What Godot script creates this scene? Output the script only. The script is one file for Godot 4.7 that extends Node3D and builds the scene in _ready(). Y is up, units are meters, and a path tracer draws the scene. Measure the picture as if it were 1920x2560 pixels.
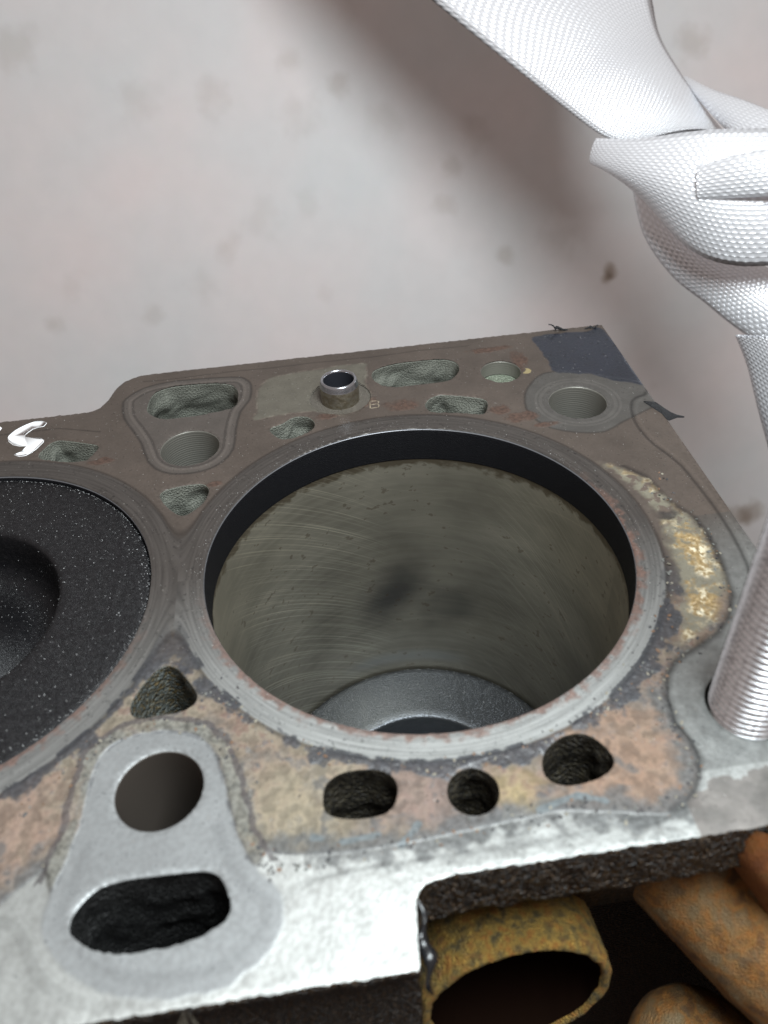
extends Node3D
# Close-up of an engine block with the head off, lit by a small lamp beside the lens. Deck = the plane y 0, x along the crankshaft, z towards the viewer.

const MM := 0.001
const BORE := 40.5
const LEFT_X := -90.8
const NEAR_POINTS := 0.65

var noise_cast: Texture2D
var noise_fine: Texture2D
var noise_soft: Texture2D
var holes: Array[Dictionary] = []
var outer: PackedVector2Array
var rng := RandomNumberGenerator.new()


func _ready() -> void:
	rng.seed = 7
	# ---------------------------------------------------------------- camera, air, lamp
	var cam := Camera3D.new()
	cam.name = "camera"
	add_child(cam)
	cam.position = Vector3(-0.01612, 0.10936, 0.11323)
	cam.rotation_degrees = Vector3(-40.901, -5.194, -3.645)
	var lens := CameraAttributesPhysical.new()
	lens.frustum_focal_length = 19.43
	lens.frustum_near = 0.01
	lens.frustum_far = 20.0
	lens.frustum_focus_distance = 0.187
	lens.exposure_aperture = 13.0
	cam.attributes = lens
	cam.fov = 63.39
	cam.near = 0.01
	cam.far = 20.0
	cam.current = true
	var we := WorldEnvironment.new()
	we.name = "environment"
	var env := Environment.new()
	env.background_mode = Environment.BG_COLOR
	env.background_color = Color(0.355, 0.298, 0.275).linear_to_srgb()
	env.tonemap_mode = Environment.TONE_MAPPER_LINEAR
	env.tonemap_exposure = 1.0
	env.sdfgi_enabled = true
	env.ssao_enabled = true
	env.ssil_enabled = true
	we.environment = env
	add_child(we)
	var flash := OmniLight3D.new()
	flash.name = "phone_lamp"
	flash.position = Vector3(0.046, 0.232, 0.096)
	flash.light_color = Color(0.945, 0.985, 1.0)
	flash.light_energy = 0.157
	flash.light_size = 0.065
	flash.omni_range = 6.0
	flash.omni_attenuation = 2.0
	flash.shadow_enabled = true
	add_child(flash)

	noise_cast = noise_tex(3, 0.035, FastNoiseLite.TYPE_SIMPLEX, 4, 512)
	noise_fine = noise_tex(5, 0.12, FastNoiseLite.TYPE_SIMPLEX, 3, 512)
	noise_soft = noise_tex(9, 0.012, FastNoiseLite.TYPE_SIMPLEX, 4, 512)
	build_backdrop()
	build_block()
	build_pistons()
	build_dowel()
	build_rod()
	build_strap()
	build_flakes()
	build_scraps()
	build_dust()


# -------------------------------------------------------------------- small helpers
func lin(r: float, g: float, b: float) -> Color:
	return Color(r, g, b).linear_to_srgb()


func noise_tex(s: int, freq: float, kind: int, oct: int, side: int) -> NoiseTexture2D:
	var n := FastNoiseLite.new()
	n.seed = s
	n.noise_type = kind
	n.frequency = freq
	n.fractal_octaves = oct
	var t := NoiseTexture2D.new()
	t.width = side
	t.height = side
	t.seamless = true
	t.noise = n
	return t


func ramp_tex(s: int, freq: float, oct: int, cols: PackedColorArray, offs: PackedFloat32Array, side := 512) -> NoiseTexture2D:
	var t := noise_tex(s, freq, FastNoiseLite.TYPE_SIMPLEX, oct, side)
	var g := Gradient.new()
	g.offsets = offs
	g.colors = cols
	t.color_ramp = g
	return t


func mat(c: Color, rough: float, metal := 0.0, bump: Texture2D = null, deep := 0.0, scale := 40.0) -> StandardMaterial3D:
	var m := StandardMaterial3D.new()
	m.albedo_color = c
	m.roughness = rough
	m.metallic = metal
	m.cull_mode = BaseMaterial3D.CULL_DISABLED
	if bump:
		m.heightmap_enabled = true
		m.heightmap_texture = bump
		m.heightmap_scale = deep
	m.uv1_triplanar = true
	m.uv1_world_triplanar = true
	m.uv1_scale = Vector3.ONE * scale
	return m


func uv_mat(c: Color, rough: float, metal: float) -> StandardMaterial3D:
	var m := StandardMaterial3D.new()
	m.albedo_color = c
	m.roughness = rough
	m.metallic = metal
	m.cull_mode = BaseMaterial3D.CULL_DISABLED
	return m


func obj(called: String, mesh: Mesh, m: Material, parent: Node = self) -> MeshInstance3D:
	var o := MeshInstance3D.new()
	o.name = called
	o.mesh = mesh
	o.material_override = m
	parent.add_child(o, true)
	return o


func thing(called: String, label: String, category: String, at := Vector3.ZERO, group := "") -> Node3D:
	var o := Node3D.new()
	o.name = called
	o.position = at
	tag(o, label, category, group)
	add_child(o, true)
	return o


func tag(o: Node, label: String, category: String, group := "", kind := "") -> void:
	if label:
		o.set_meta("label", label)
	if category:
		o.set_meta("category", category)
	if group:
		o.set_meta("group", group)
	if kind:
		o.set_meta("kind", kind)


func pts(a: Array) -> PackedVector2Array:
	var p := PackedVector2Array()
	for i in range(0, a.size(), 2):
		p.append(Vector2(a[i], a[i + 1]))
	return p


func smooth_loop(p: PackedVector2Array, sub: int) -> PackedVector2Array:
	var o := PackedVector2Array()
	var n := p.size()
	for i in n:
		for k in sub:
			o.append(p[i].cubic_interpolate(p[(i + 1) % n], p[(i + n - 1) % n], p[(i + 2) % n], k / float(sub)))
	return o


func smooth_line(p: PackedVector3Array, n: int) -> PackedVector3Array:
	var o := PackedVector3Array()
	var last := p.size() - 1
	for k in n:
		var t := k / float(n - 1) * last
		var i := mini(int(t), last - 1)
		o.append(p[i].cubic_interpolate(p[i + 1], p[maxi(i - 1, 0)], p[mini(i + 2, last)], t - i))
	return o


func circle(x: float, z: float, r: float, n := 56) -> PackedVector2Array:
	var o := PackedVector2Array()
	for i in n:
		var a := TAU * i / n
		o.append(Vector2(x + cos(a) * r, z + sin(a) * r))
	return o


func grow(p: PackedVector2Array, d: float) -> PackedVector2Array:
	# moves each point along its outward normal
	var o := PackedVector2Array()
	var n := p.size()
	var s := 0.0
	for i in n:
		s += p[i].cross(p[(i + 1) % n])
	var sg := 1.0 if s > 0.0 else -1.0
	for i in n:
		var t := (p[(i + 1) % n] - p[(i + n - 1) % n]).normalized()
		o.append(p[i] + Vector2(t.y, -t.x) * d * sg)
	return o


func ring3(p: PackedVector2Array, y: float) -> PackedVector3Array:
	var o := PackedVector3Array()
	for q in p:
		o.append(Vector3(q.x, y, q.y) * MM)
	return o


# rings of equal size joined into one smooth skin; u runs round a ring, v along the rings
func loft(rings: Array, closed: bool, u_len := 1.0, v_len := 1.0) -> ArrayMesh:
	var n: int = rings[0].size()
	var cols := n + 1 if closed else n
	var v := PackedVector3Array()
	var uv := PackedVector2Array()
	var nr := rings.size()
	for r in nr:
		var ring: PackedVector3Array = rings[r]
		for k in cols:
			v.append(ring[k % n])
			uv.append(Vector2(u_len * k / (cols - 1), v_len * r / maxf(nr - 1, 1)))
	var nor := PackedVector3Array()
	nor.resize(v.size())
	var idx := PackedInt32Array()
	for r in nr - 1:
		for k in cols - 1:
			var a := r * cols + k
			var b := a + 1
			var c := a + cols
			var d := c + 1
			idx.append_array([a, b, c, b, d, c])
			var f := (v[c] - a_of(v, a)).cross(v[b] - v[a])
			var g := (v[c] - v[b]).cross(v[d] - v[b])
			nor[a] += f
			nor[b] += f + g
			nor[c] += f + g
			nor[d] += g
	if closed:
		for r in nr:
			var s := nor[r * cols] + nor[r * cols + cols - 1]
			nor[r * cols] = s
			nor[r * cols + cols - 1] = s
	for i in nor.size():
		nor[i] = nor[i].normalized() if nor[i].length_squared() > 0.0 else Vector3.UP
	var arr := []
	arr.resize(Mesh.ARRAY_MAX)
	arr[Mesh.ARRAY_VERTEX] = v
	arr[Mesh.ARRAY_NORMAL] = nor
	arr[Mesh.ARRAY_TEX_UV] = uv
	arr[Mesh.ARRAY_INDEX] = idx
	var m := ArrayMesh.new()
	m.add_surface_from_arrays(Mesh.PRIMITIVE_TRIANGLES, arr)
	return m


func a_of(v: PackedVector3Array, i: int) -> Vector3:
	return v[i]


func lathe(profile: PackedVector2Array, n: int, x := 0.0, z := 0.0) -> ArrayMesh:
	# profile of (radius, y) in mm
	var rings := []
	for q in profile:
		rings.append(ring3(circle(x, z, q.x, n), q.y))
	return loft(rings, true)


func slab(p: PackedVector2Array, y0: float, y1: float) -> ArrayMesh:
	# a flat plate with an outline in the deck plane
	var st := SurfaceTool.new()
	st.begin(Mesh.PRIMITIVE_TRIANGLES)
	var tri := Geometry2D.triangulate_polygon(p)
	var top := grow(p, -0.12)
	for k in range(0, tri.size(), 3):
		for j in 3:
			var q := top[tri[k + j]]
			st.add_vertex(Vector3(q.x, y1, q.y) * MM)
	var n := p.size()
	for i in n:
		var a := p[i]
		var b := p[(i + 1) % n]
		var c := top[i]
		var d := top[(i + 1) % n]
		for q in [Vector3(a.x, y0, a.y), Vector3(b.x, y0, b.y), Vector3(c.x, y1, c.y), Vector3(b.x, y0, b.y), Vector3(d.x, y1, d.y), Vector3(c.x, y1, c.y)]:
			st.add_vertex(q * MM)
	st.index()
	st.generate_normals()
	return st.commit()


func sd(poly: PackedVector2Array, p: Vector2) -> float:
	# signed distance, positive inside
	var n := poly.size()
	var d := INF
	var inside := false
	var a := poly[n - 1]
	for i in n:
		var b := poly[i]
		var e := a - b
		var w := p - b
		var t := clampf(w.dot(e) / e.length_squared(), 0.0, 1.0)
		d = minf(d, (w - e * t).length_squared())
		if (b.y > p.y) != (a.y > p.y) and p.x < (a.x - b.x) * (p.y - b.y) / (a.y - b.y) + b.x:
			inside = not inside
		a = b
	return sqrt(d) if inside else -sqrt(d)


func box_of(p: PackedVector2Array, more: float) -> Rect2:
	var r := Rect2(p[0], Vector2.ZERO)
	for q in p:
		r = r.expand(q)
	return r.grow(more)


# -------------------------------------------------------------------- setting
func build_backdrop() -> void:
	var n := Vector3(0, 0.42, 0.9075).normalized()
	var up := Vector3(0, 0.9075, -0.42).normalized()
	var q := Vector3(13.8, -69.5, -265.6) * MM
	var side := 640
	var px := PackedByteArray()
	px.resize(side * side * 3)
	var fn := FastNoiseLite.new()
	fn.seed = 21
	fn.frequency = 0.006
	fn.fractal_octaves = 4
	var fa := fn.get_image(side, side).get_data()
	fn.seed = 22
	fn.frequency = 0.05
	var fb := fn.get_image(side, side).get_data()
	# smudges on the panel: x, up (mm from its middle), radius, darkness
	var spots := [[-22, 99, 6, .10], [-1, 87, 5, .16], [-59, 87, 8, .09], [-62, 22, 7, .10], [-101, -6, 5, .09], [48, 48, 6, .13], [44, 31, 6, .10]]
	spots.append_array([[125, -8, 4, .55], [123, -11, 3, .5], [-75, 4, 7, .06], [-141, 113, 9, .10], [-149, -6, 5, .12], [-21, 77, 9, .07], [72, 5, 4, .16], [19, 71, 8, .07]])
	spots.append_array([[-91, 88, 9, .07], [169, 92, 8, .14], [202, -144, 6, .35], [196, -145, 5, .35], [186, -146, 5, .3], [-44, 33, 9, .05], [-135, 12, 8, .05], [100, 10, 9, .08], [60, 62, 8, .08]])
	for k in 12:
		spots.append([rng.randf_range(-190, 200), rng.randf_range(-190, 130), rng.randf_range(2, 6), rng.randf_range(.02, .06)])
	for j in side:
		for i in side:
			var k := j * side + i
			var a := fa[k] / 255.0
			var b := fb[k] / 255.0
			var v := 0.94 + 0.06 * (a - 0.5) + 0.02 * (b - 0.5)
			var o := k * 3
			px[o] = int(clampf(v * 221.0, 0, 255))
			px[o + 1] = int(clampf(v * (216.0 - 12.0 * (a - 0.4)), 0, 255))
			px[o + 2] = int(clampf(v * (215.0 - 14.0 * (a - 0.4)), 0, 255))
	var per := side / 440.0
	for s in spots:
		var cx: float = (s[0] + 220.0) * per
		var cy: float = (220.0 - s[1]) * per
		var rr: float = s[2] * per
		for j in range(maxi(0, int(cy - rr * 1.6)), mini(side, int(cy + rr * 1.6))):
			for i in range(maxi(0, int(cx - rr * 1.6)), mini(side, int(cx + rr * 1.6))):
				var k := j * side + i
				var d := Vector2(i - cx, j - cy).length() / rr + (fb[k] / 255.0 - 0.5) * 1.1 + (fa[k] / 255.0 - 0.5) * 0.8
				var w: float = s[3] * 0.5 * clampf(1.3 - d * 1.1, 0, 1)
				for c in 3:
					px[k * 3 + c] = int(px[k * 3 + c] * (1.0 - w * (0.9 + 0.16 * c)))
	var im := Image.create_from_data(side, side, false, Image.FORMAT_RGB8, px)
	var m := uv_mat(Color.WHITE, 0.55, 0.0)
	m.albedo_texture = ImageTexture.create_from_image(im)
	m.texture_repeat = true
	var rings := []
	for j in 21:
		var ring := PackedVector3Array()
		for i in 21:
			var x := (i - 10) * 0.11
			var y := (10 - j) * 0.11
			ring.append(q + Vector3(x, 0, 0) + up * y + n * 0.0)
		rings.append(ring)
	var mesh := loft(rings, false, 5.0, 5.0)
	m.uv1_offset = Vector3(0, 0, 0)
	var wall := Node3D.new()
	wall.name = "back_wall"
	tag(wall, "white painted panel with dirt smudges behind the engine block", "", "", "structure")
	add_child(wall)
	obj("panel_face", mesh, m, wall)
	var back := BoxMesh.new()
	back.size = Vector3(2.2, 2.2, 0.018)
	var b := obj("panel_board", back, mat(lin(.5, .47, .45), 0.8), wall)
	b.transform = Transform3D(Basis(Vector3.RIGHT, up, n), q - n * 0.0095)
	var fl := BoxMesh.new()
	fl.size = Vector3(2.4, 0.04, 1.6)
	var g := obj("ground", fl, mat(lin(.05, .043, .038), 0.85, 0.0, noise_cast, 0.3, 4.0))
	g.position = Vector3(0, -0.28, 0.45)
	tag(g, "", "", "", "structure")


# -------------------------------------------------------------------- engine block
func hole(called: String, p: PackedVector2Array, depth: float, look: String, label := "") -> void:
	holes.append({"name": called, "p": p, "depth": depth, "look": look, "box": box_of(p, 3.0), "label": label})


func deck_f(p: Vector2) -> float:
	var f := minf(62.2 - p.x, p.y + 77.0)
	if p.x < -55.0 or p.y > 55.0:
		f = sd(outer, p)
	f = minf(f, p.length() - BORE)
	f = minf(f, Vector2(p.x - LEFT_X, p.y).length() - BORE)
	for h in holes:
		if (h.box as Rect2).has_point(p):
			f = minf(f, -sd(h.p, p))
	return f


func build_block() -> void:
	var block := thing("engine_block", "worn cast iron engine block with head removed, rust-stained deck and two cylinder bores", "engine block")
	outer = pts([-139, -62.2, -70.2, -62.2, -67.6, -63.3, -65.8, -66.9, -64.6, -71.4, -62.6, -74.8, -59.3, -76.7, -56, -77, 62.2, -77, 62.2, 62.3])
	outer.append_array(pts([-5.3, 62.4, -8.2, 62.7, -9.7, 63.2, -10.7, 64.6, -11.3, 68.9, -11.7, 73.4, -139, 73.4]))
	hole("oil_slot", smooth_loop(pts([-56, -60.7, -55.3, -66.2, -53.5, -68.7, -49.6, -69.9, -41.5, -69.5, -36.6, -68.2, -34.5, -65.6, -34, -61.8, -34.8, -57.8, -37.8, -56.5, -46.6, -55.3, -52, -55.9, -54.9, -58.3]), 4), 26, "cast")
	hole("bolt_hole", circle(-44.9, -42.8, 6.65), 40, "machined")
	hole("coolant_passage", smooth_loop(pts([-50.5, -27.2, -49.2, -28.5, -45.8, -29.1, -41.8, -29, -40.3, -27.2, -40.4, -24.9, -41.6, -22.1, -44.3, -19.5, -46.2, -19.6, -48.8, -22.7, -50.3, -25.7]), 4), 24, "cast")
	hole("coolant_passage", smooth_loop(pts([-79.2, -47.2, -78.3, -49.2, -77.6, -50.6, -76.3, -51.6, -74.4, -51.6, -69.2, -49.5, -66, -47.8, -66.1, -45.9, -67.7, -42.9, -68.8, -42.3, -72.5, -42.9, -77, -44.5, -78.8, -45.5]), 4), 24, "cast")
	hole("coolant_passage", smooth_loop(pts([-26.8, -46.6, -23.9, -48.1, -21.6, -50, -19.6, -50.3, -17.6, -49.5, -16.4, -47.3, -16.6, -45.2, -18.2, -43.4, -21.6, -41.9, -23.8, -41.8, -25.7, -43.6]), 4), 24, "cast")
	hole("oil_slot", smooth_loop(pts([-0.8, -65, 0.3, -67, 2.7, -68.2, 6.9, -69.1, 11.3, -69.1, 15.6, -68.9, 18.9, -68.1, 20.9, -66, 21, -63.1, 19.8, -60.5, 17.1, -58.4, 11.5, -58, 5.3, -58.1, 1.4, -59.4, -0.7, -62.3]), 4), 26, "cast")
	hole("plug_bore", circle(30.8, -59.8, 4.95, 48), 4.0, "machined")
	hole("coolant_passage", smooth_loop(pts([10, -49.2, 11.5, -51.5, 13.9, -52.5, 16.6, -51.9, 21.2, -50.2, 24.1, -48.5, 24.4, -46.3, 23.3, -43.4, 21.9, -42.7, 17.1, -44.2, 11.4, -45.6, 10.1, -47.4]), 4), 24, "cast")
	hole("bolt_hole", circle(45, -43, 6.7), 40, "machined")
	hole("dowel_counterbore", circle(-9.5, -56.6, 7.4), 0.7, "counterbore")
	hole("coolant_passage", smooth_loop(pts([-51.4, 27.6, -51.1, 25.8, -49.9, 23.4, -48.2, 21, -46.7, 19.8, -45.3, 19.9, -43.9, 21, -41.9, 24.1, -40.7, 26.6, -40.9, 28.2, -42.2, 29.3, -44.7, 29.8, -47.8, 29.9, -49.6, 29.9, -51, 29]), 4), 30, "rusty")
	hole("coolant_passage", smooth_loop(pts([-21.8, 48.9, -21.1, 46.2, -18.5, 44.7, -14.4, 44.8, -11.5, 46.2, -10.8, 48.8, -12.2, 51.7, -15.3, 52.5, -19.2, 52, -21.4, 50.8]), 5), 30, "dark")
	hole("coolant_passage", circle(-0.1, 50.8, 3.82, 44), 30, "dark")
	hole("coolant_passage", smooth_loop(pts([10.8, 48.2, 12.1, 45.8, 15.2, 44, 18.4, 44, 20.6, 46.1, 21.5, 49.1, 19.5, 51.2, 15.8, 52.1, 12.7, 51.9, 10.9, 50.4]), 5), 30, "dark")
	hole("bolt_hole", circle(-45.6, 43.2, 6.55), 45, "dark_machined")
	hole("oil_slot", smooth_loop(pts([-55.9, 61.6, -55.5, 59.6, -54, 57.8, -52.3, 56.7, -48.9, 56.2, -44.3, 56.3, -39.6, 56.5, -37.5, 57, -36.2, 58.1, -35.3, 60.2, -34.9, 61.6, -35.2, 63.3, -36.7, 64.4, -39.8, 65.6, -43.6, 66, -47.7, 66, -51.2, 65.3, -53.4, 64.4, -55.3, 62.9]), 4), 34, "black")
	hole("bolt_hole", circle(45.1, 43, 6.55), 40, "machined")

	obj("deck", deck_mesh(), deck_material(), block)

	# passage walls
	var looks := {
		"cast": mat(lin(.18, .175, .152), 0.8, 0.0, noise_cast, 0.03, 85.0),
		"machined": mat(lin(.21, .20, .175), 0.40, 0.5, null),
		"dark_machined": mat(lin(.075, .062, .052), 0.5, 0.3, null),  # darker twin of machined, shade in the bolt hole put into the colour
		"counterbore": mat(lin(.17, .15, .125), 0.6, 0.3, noise_fine, 0.04, 70.0),
		"rusty": mat(lin(.085, .095, .09), 0.6, 0.2, noise_cast, 0.09, 60.0),
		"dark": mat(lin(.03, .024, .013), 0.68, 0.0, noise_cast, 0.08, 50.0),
		"black": mat(lin(.004, .004, .0038), 0.6, 0.0, noise_cast, 0.06, 60.0),  # near-black cast wall, shade inside the slot put into the colour
	}
	var cast_tex := ramp_tex(33, 0.05, 4, PackedColorArray([lin(.4, .42, .4), lin(.75, .8, .75), lin(1.0, 1.0, 1.0)]), PackedFloat32Array([0.2, 0.5, 0.85]))
	looks.cast.albedo_texture = cast_tex
	looks.rusty.albedo_texture = ramp_tex(35, 0.03, 4, PackedColorArray([lin(1.0, .55, .12), lin(.8, .75, .65), lin(1.0, 1.0, 1.0)]), PackedFloat32Array([0.3, 0.42, 0.6]))
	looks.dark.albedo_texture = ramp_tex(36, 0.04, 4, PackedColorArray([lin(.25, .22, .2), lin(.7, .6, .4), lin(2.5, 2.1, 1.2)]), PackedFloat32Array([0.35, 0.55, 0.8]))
	looks.machined.heightmap_enabled = true
	looks.machined.heightmap_texture = groove_texture()
	looks.machined.heightmap_scale = 0.006
	looks.machined.uv1_scale = Vector3(5.0, 105.0, 5.0)
	var fn := FastNoiseLite.new()
	fn.seed = 12
	fn.frequency = 0.45
	fn.fractal_octaves = 3
	for h in holes:
		var p: PackedVector2Array = h.p
		var rough: bool = h.look in ["cast", "rusty", "dark", "black"]
		var rings := [ring3(grow(p, 0.5), -0.5), ring3(grow(p, -0.03), -0.22), ring3(grow(p, -0.05), -0.5)]
		var steps := 26 if rough else 12
		for k in range(1, steps + 1):
			var y: float = -0.5 - (h.depth - 0.5) * k / steps
			var ring := PackedVector3Array()
			var base := grow(p, 0.02)
			var wide := grow(p, 1.0)
			for i in p.size():
				var d := 0.0
				if rough:
					d = (fn.get_noise_3d(p[i].x, y, p[i].y) * 0.55 + fn.get_noise_3d(p[i].x * 0.3, y * 0.3, p[i].y * 0.3) * 1.3) * minf(1.0, k / 2.5)
					if h.look == "cast" and h.name == "oil_slot" and p[i].x < -30.0:
						d += smoothstep(4.0, 10.0, -y) * 1.6 * clampf(-(p[i].y + 62.0) / 4.0, -1.6, 1.0)
				var q := base[i] + (wide[i] - base[i]) * d
				ring.append(Vector3(q.x, y, q.y) * MM)
			rings.append(ring)
		var c := Vector2.ZERO
		for q in p:
			c += q / p.size()
		var low := PackedVector3Array()
		var ring2 := PackedVector3Array()
		for i in p.size():
			low.append(Vector3(c.x, -h.depth, c.y) * MM)
			ring2.append((rings[-1] as PackedVector3Array)[i].lerp(Vector3(c.x, -h.depth, c.y) * MM, 0.02))
		var part := obj(h.name, loft(rings, true), looks[h.look], block)
		var floor_mat: Material = looks[h.look]
		if h.name == "plug_bore":
			floor_mat = mat(lin(.25, .27, .215), 0.5, 0.2, noise_cast, 0.03, 60.0)
			floor_mat.albedo_texture = cast_tex
			part.name = "plug_bore"
			part = obj("core_plug", loft([ring2, low], true), floor_mat, block)
			part.set_meta("label", "greenish flat plug sunk in a round bore")
		elif h.look == "counterbore":
			var flat := [ring3(circle(-9.5, -56.6, 7.42), -0.7), ring3(circle(-9.5, -56.6, 6.2), -0.62), ring3(circle(-9.5, -56.6, 4.6), -0.75)]
			obj("counterbore_floor", loft(flat, true), looks.counterbore, block)
		else:
			obj(h.name + "_floor", loft([ring2, low], true), floor_mat, block)
	# bores
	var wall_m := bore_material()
	var soot := mat(lin(.005, .005, .0065), 0.6, 0.0, noise_fine, 0.02, 50.0)
	soot.metallic_specular = 0.3
	soot.albedo_texture = null
	for x in [0.0, LEFT_X]:
		var prof := PackedVector2Array([Vector2(BORE + 0.5, -0.6), Vector2(BORE - 0.02, -0.24), Vector2(BORE - 0.06, -0.6)])
		var lip := obj("bore_lip", lathe(prof, 160, x), mat(lin(.17, .17, .18), 0.35, 0.6), block)
		lip.set_meta("label", "thin bright worn edge round the bore")
		obj("carbon_band", lathe(PackedVector2Array([Vector2(BORE - 0.08, -0.55), Vector2(BORE - 0.2, -1.2), Vector2(BORE - 0.22, -5.0), Vector2(BORE - 0.2, -8.5), Vector2(BORE - 0.1, -8.8), Vector2(BORE + 0.05, -8.85)]), 160, x), soot, block)
		var wp := PackedVector2Array()
		for k in 17:
			wp.append(Vector2(BORE, -8.3 - k * 6.0))
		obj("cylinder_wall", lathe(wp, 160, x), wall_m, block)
	build_sides(block)
	build_marks(block)


func groove_texture() -> ImageTexture:
	var im := Image.create_empty(64, 512, false, Image.FORMAT_RF)
	var fn := FastNoiseLite.new()
	fn.seed = 4
	fn.frequency = 0.09
	for j in 512:
		var g := 0.5 + 0.5 * sin(j / 512.0 * TAU * 16.0) * 0.6 + fn.get_noise_1d(j) * 0.4
		for i in 64:
			im.set_pixel(i, j, Color(g, g, g))
	return ImageTexture.create_from_image(im)


func deck_mesh() -> ArrayMesh:
	var x0 := -140.0
	var z0 := -78.0
	var s := NEAR_POINTS
	var nx := int(204.0 / s)
	var nz := int(153.0 / s)
	var f := PackedFloat32Array()
	f.resize((nx + 1) * (nz + 1))
	for j in nz + 1:
		for i in nx + 1:
			f[j * (nx + 1) + i] = deck_f(Vector2(x0 + i * s, z0 + j * s))
	var fn := FastNoiseLite.new()
	fn.seed = 40
	fn.frequency = 0.35
	fn.fractal_octaves = 3
	var crust := pts([41.7, -20.9, 46.4, -18.7, 50.4, -13.5, 51.8, -5.6, 54.7, 0, 55.3, 5.9, 54.8, 11.8, 53.9, 18.2, 52.2, 21.9, 48, 26.7, 42.5, 29.8, 38.4, 30.7, 40.5, 25, 44, 16, 46.5, 5.8, 47.4, -5.9, 45, -14.6])
	var crust_box := box_of(crust, 0.0)
	var v := PackedVector3Array()
	var uv := PackedVector2Array()
	var id := PackedInt32Array()
	id.resize(f.size())
	id.fill(-1)
	var cut := {}
	var idx := PackedInt32Array()
	for j in nz:
		for i in nx:
			var cs := [j * (nx + 1) + i, j * (nx + 1) + i + 1, (j + 1) * (nx + 1) + i + 1, (j + 1) * (nx + 1) + i]
			var some := 0
			for c in cs:
				if f[c] > 0.0:
					some += 1
			if some == 0:
				continue
			var poly := []
			for k in 4:
				var a: int = cs[k]
				var b: int = cs[(k + 1) % 4]
				var pa := Vector2(x0 + (a % (nx + 1)) * s, z0 + int(a / (nx + 1)) * s)
				if f[a] > 0.0:
					if id[a] < 0:
						id[a] = v.size()
						var y := 0.0
						if f[a] > 0.3 and crust_box.has_point(pa):
							var d := sd(crust, pa)
							if d > 0.0:
								y = maxf(-0.05, fn.get_noise_2d(pa.x, pa.y) * 0.9 + 0.1) * smoothstep(0.5, 4.0, d) * 0.55
						elif f[a] > 0.3 and pa.y > 30.0:
							y = 0.03 * fn.get_noise_2d(pa.x * 0.6, pa.y * 0.6)
						v.append(Vector3(pa.x, y, pa.y) * MM)
						uv.append(Vector2((pa.x + 100.0) / 164.0, (pa.y + 78.0) / 153.0))
					poly.append(id[a])
				if (f[a] > 0.0) != (f[b] > 0.0):
					var key := mini(a, b) * 2 + (1 if k % 2 == 1 else 0)
					if not cut.has(key):
						var pb := Vector2(x0 + (b % (nx + 1)) * s, z0 + int(b / (nx + 1)) * s)
						var q := pa.lerp(pb, f[a] / (f[a] - f[b]))
						cut[key] = v.size()
						var ragged := 0.0
						if q.y < -60.0 or q.y > 60.0:
							ragged = fn.get_noise_2d(q.x * 2.0, q.y * 2.0) * 0.35
						v.append(Vector3(q.x, -0.2 if ragged == 0.0 else -0.06, q.y + ragged) * MM)
						uv.append(Vector2((q.x + 100.0) / 164.0, (q.y + 78.0) / 153.0))
					poly.append(cut[key])
			for k in range(1, poly.size() - 1):
				idx.append_array([poly[0], poly[k], poly[k + 1]])
	var nor := PackedVector3Array()
	nor.resize(v.size())
	for k in range(0, idx.size(), 3):
		var n := (v[idx[k + 2]] - v[idx[k]]).cross(v[idx[k + 1]] - v[idx[k]])
		for e in 3:
			nor[idx[k + e]] += n
	for k in nor.size():
		nor[k] = nor[k].normalized() if nor[k].length_squared() > 0.0 else Vector3.UP
	var arr := []
	arr.resize(Mesh.ARRAY_MAX)
	arr[Mesh.ARRAY_VERTEX] = v
	arr[Mesh.ARRAY_NORMAL] = nor
	arr[Mesh.ARRAY_TEX_UV] = uv
	arr[Mesh.ARRAY_INDEX] = idx
	var m := ArrayMesh.new()
	m.add_surface_from_arrays(Mesh.PRIMITIVE_TRIANGLES, arr)
	return m


# a coarse distance field over the deck picture, enlarged to its size
func field(poly: PackedVector2Array, w: int, h: int, reach := 7.0) -> PackedFloat32Array:
	var cw := 132
	var ch := 123
	var im := Image.create_empty(cw, ch, false, Image.FORMAT_RF)
	var b := box_of(poly, reach)
	for j in ch:
		for i in cw:
			var p := Vector2(-100.0 + 164.0 * (i + 0.5) / cw, -78.0 + 153.0 * (j + 0.5) / ch)
			var d := -reach
			if b.has_point(p):
				d = clampf(sd(poly, p), -reach, reach)
			im.set_pixel(i, j, Color(d, 0, 0))
	im.resize(w, h, Image.INTERPOLATE_CUBIC)
	return im.get_data().to_float32_array()


func noise_bytes(s: int, freq: float, oct: int, w: int, h: int) -> PackedByteArray:
	var n := FastNoiseLite.new()
	n.seed = s
	n.frequency = freq
	n.fractal_octaves = oct
	return n.get_image(w, h).get_data()


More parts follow.
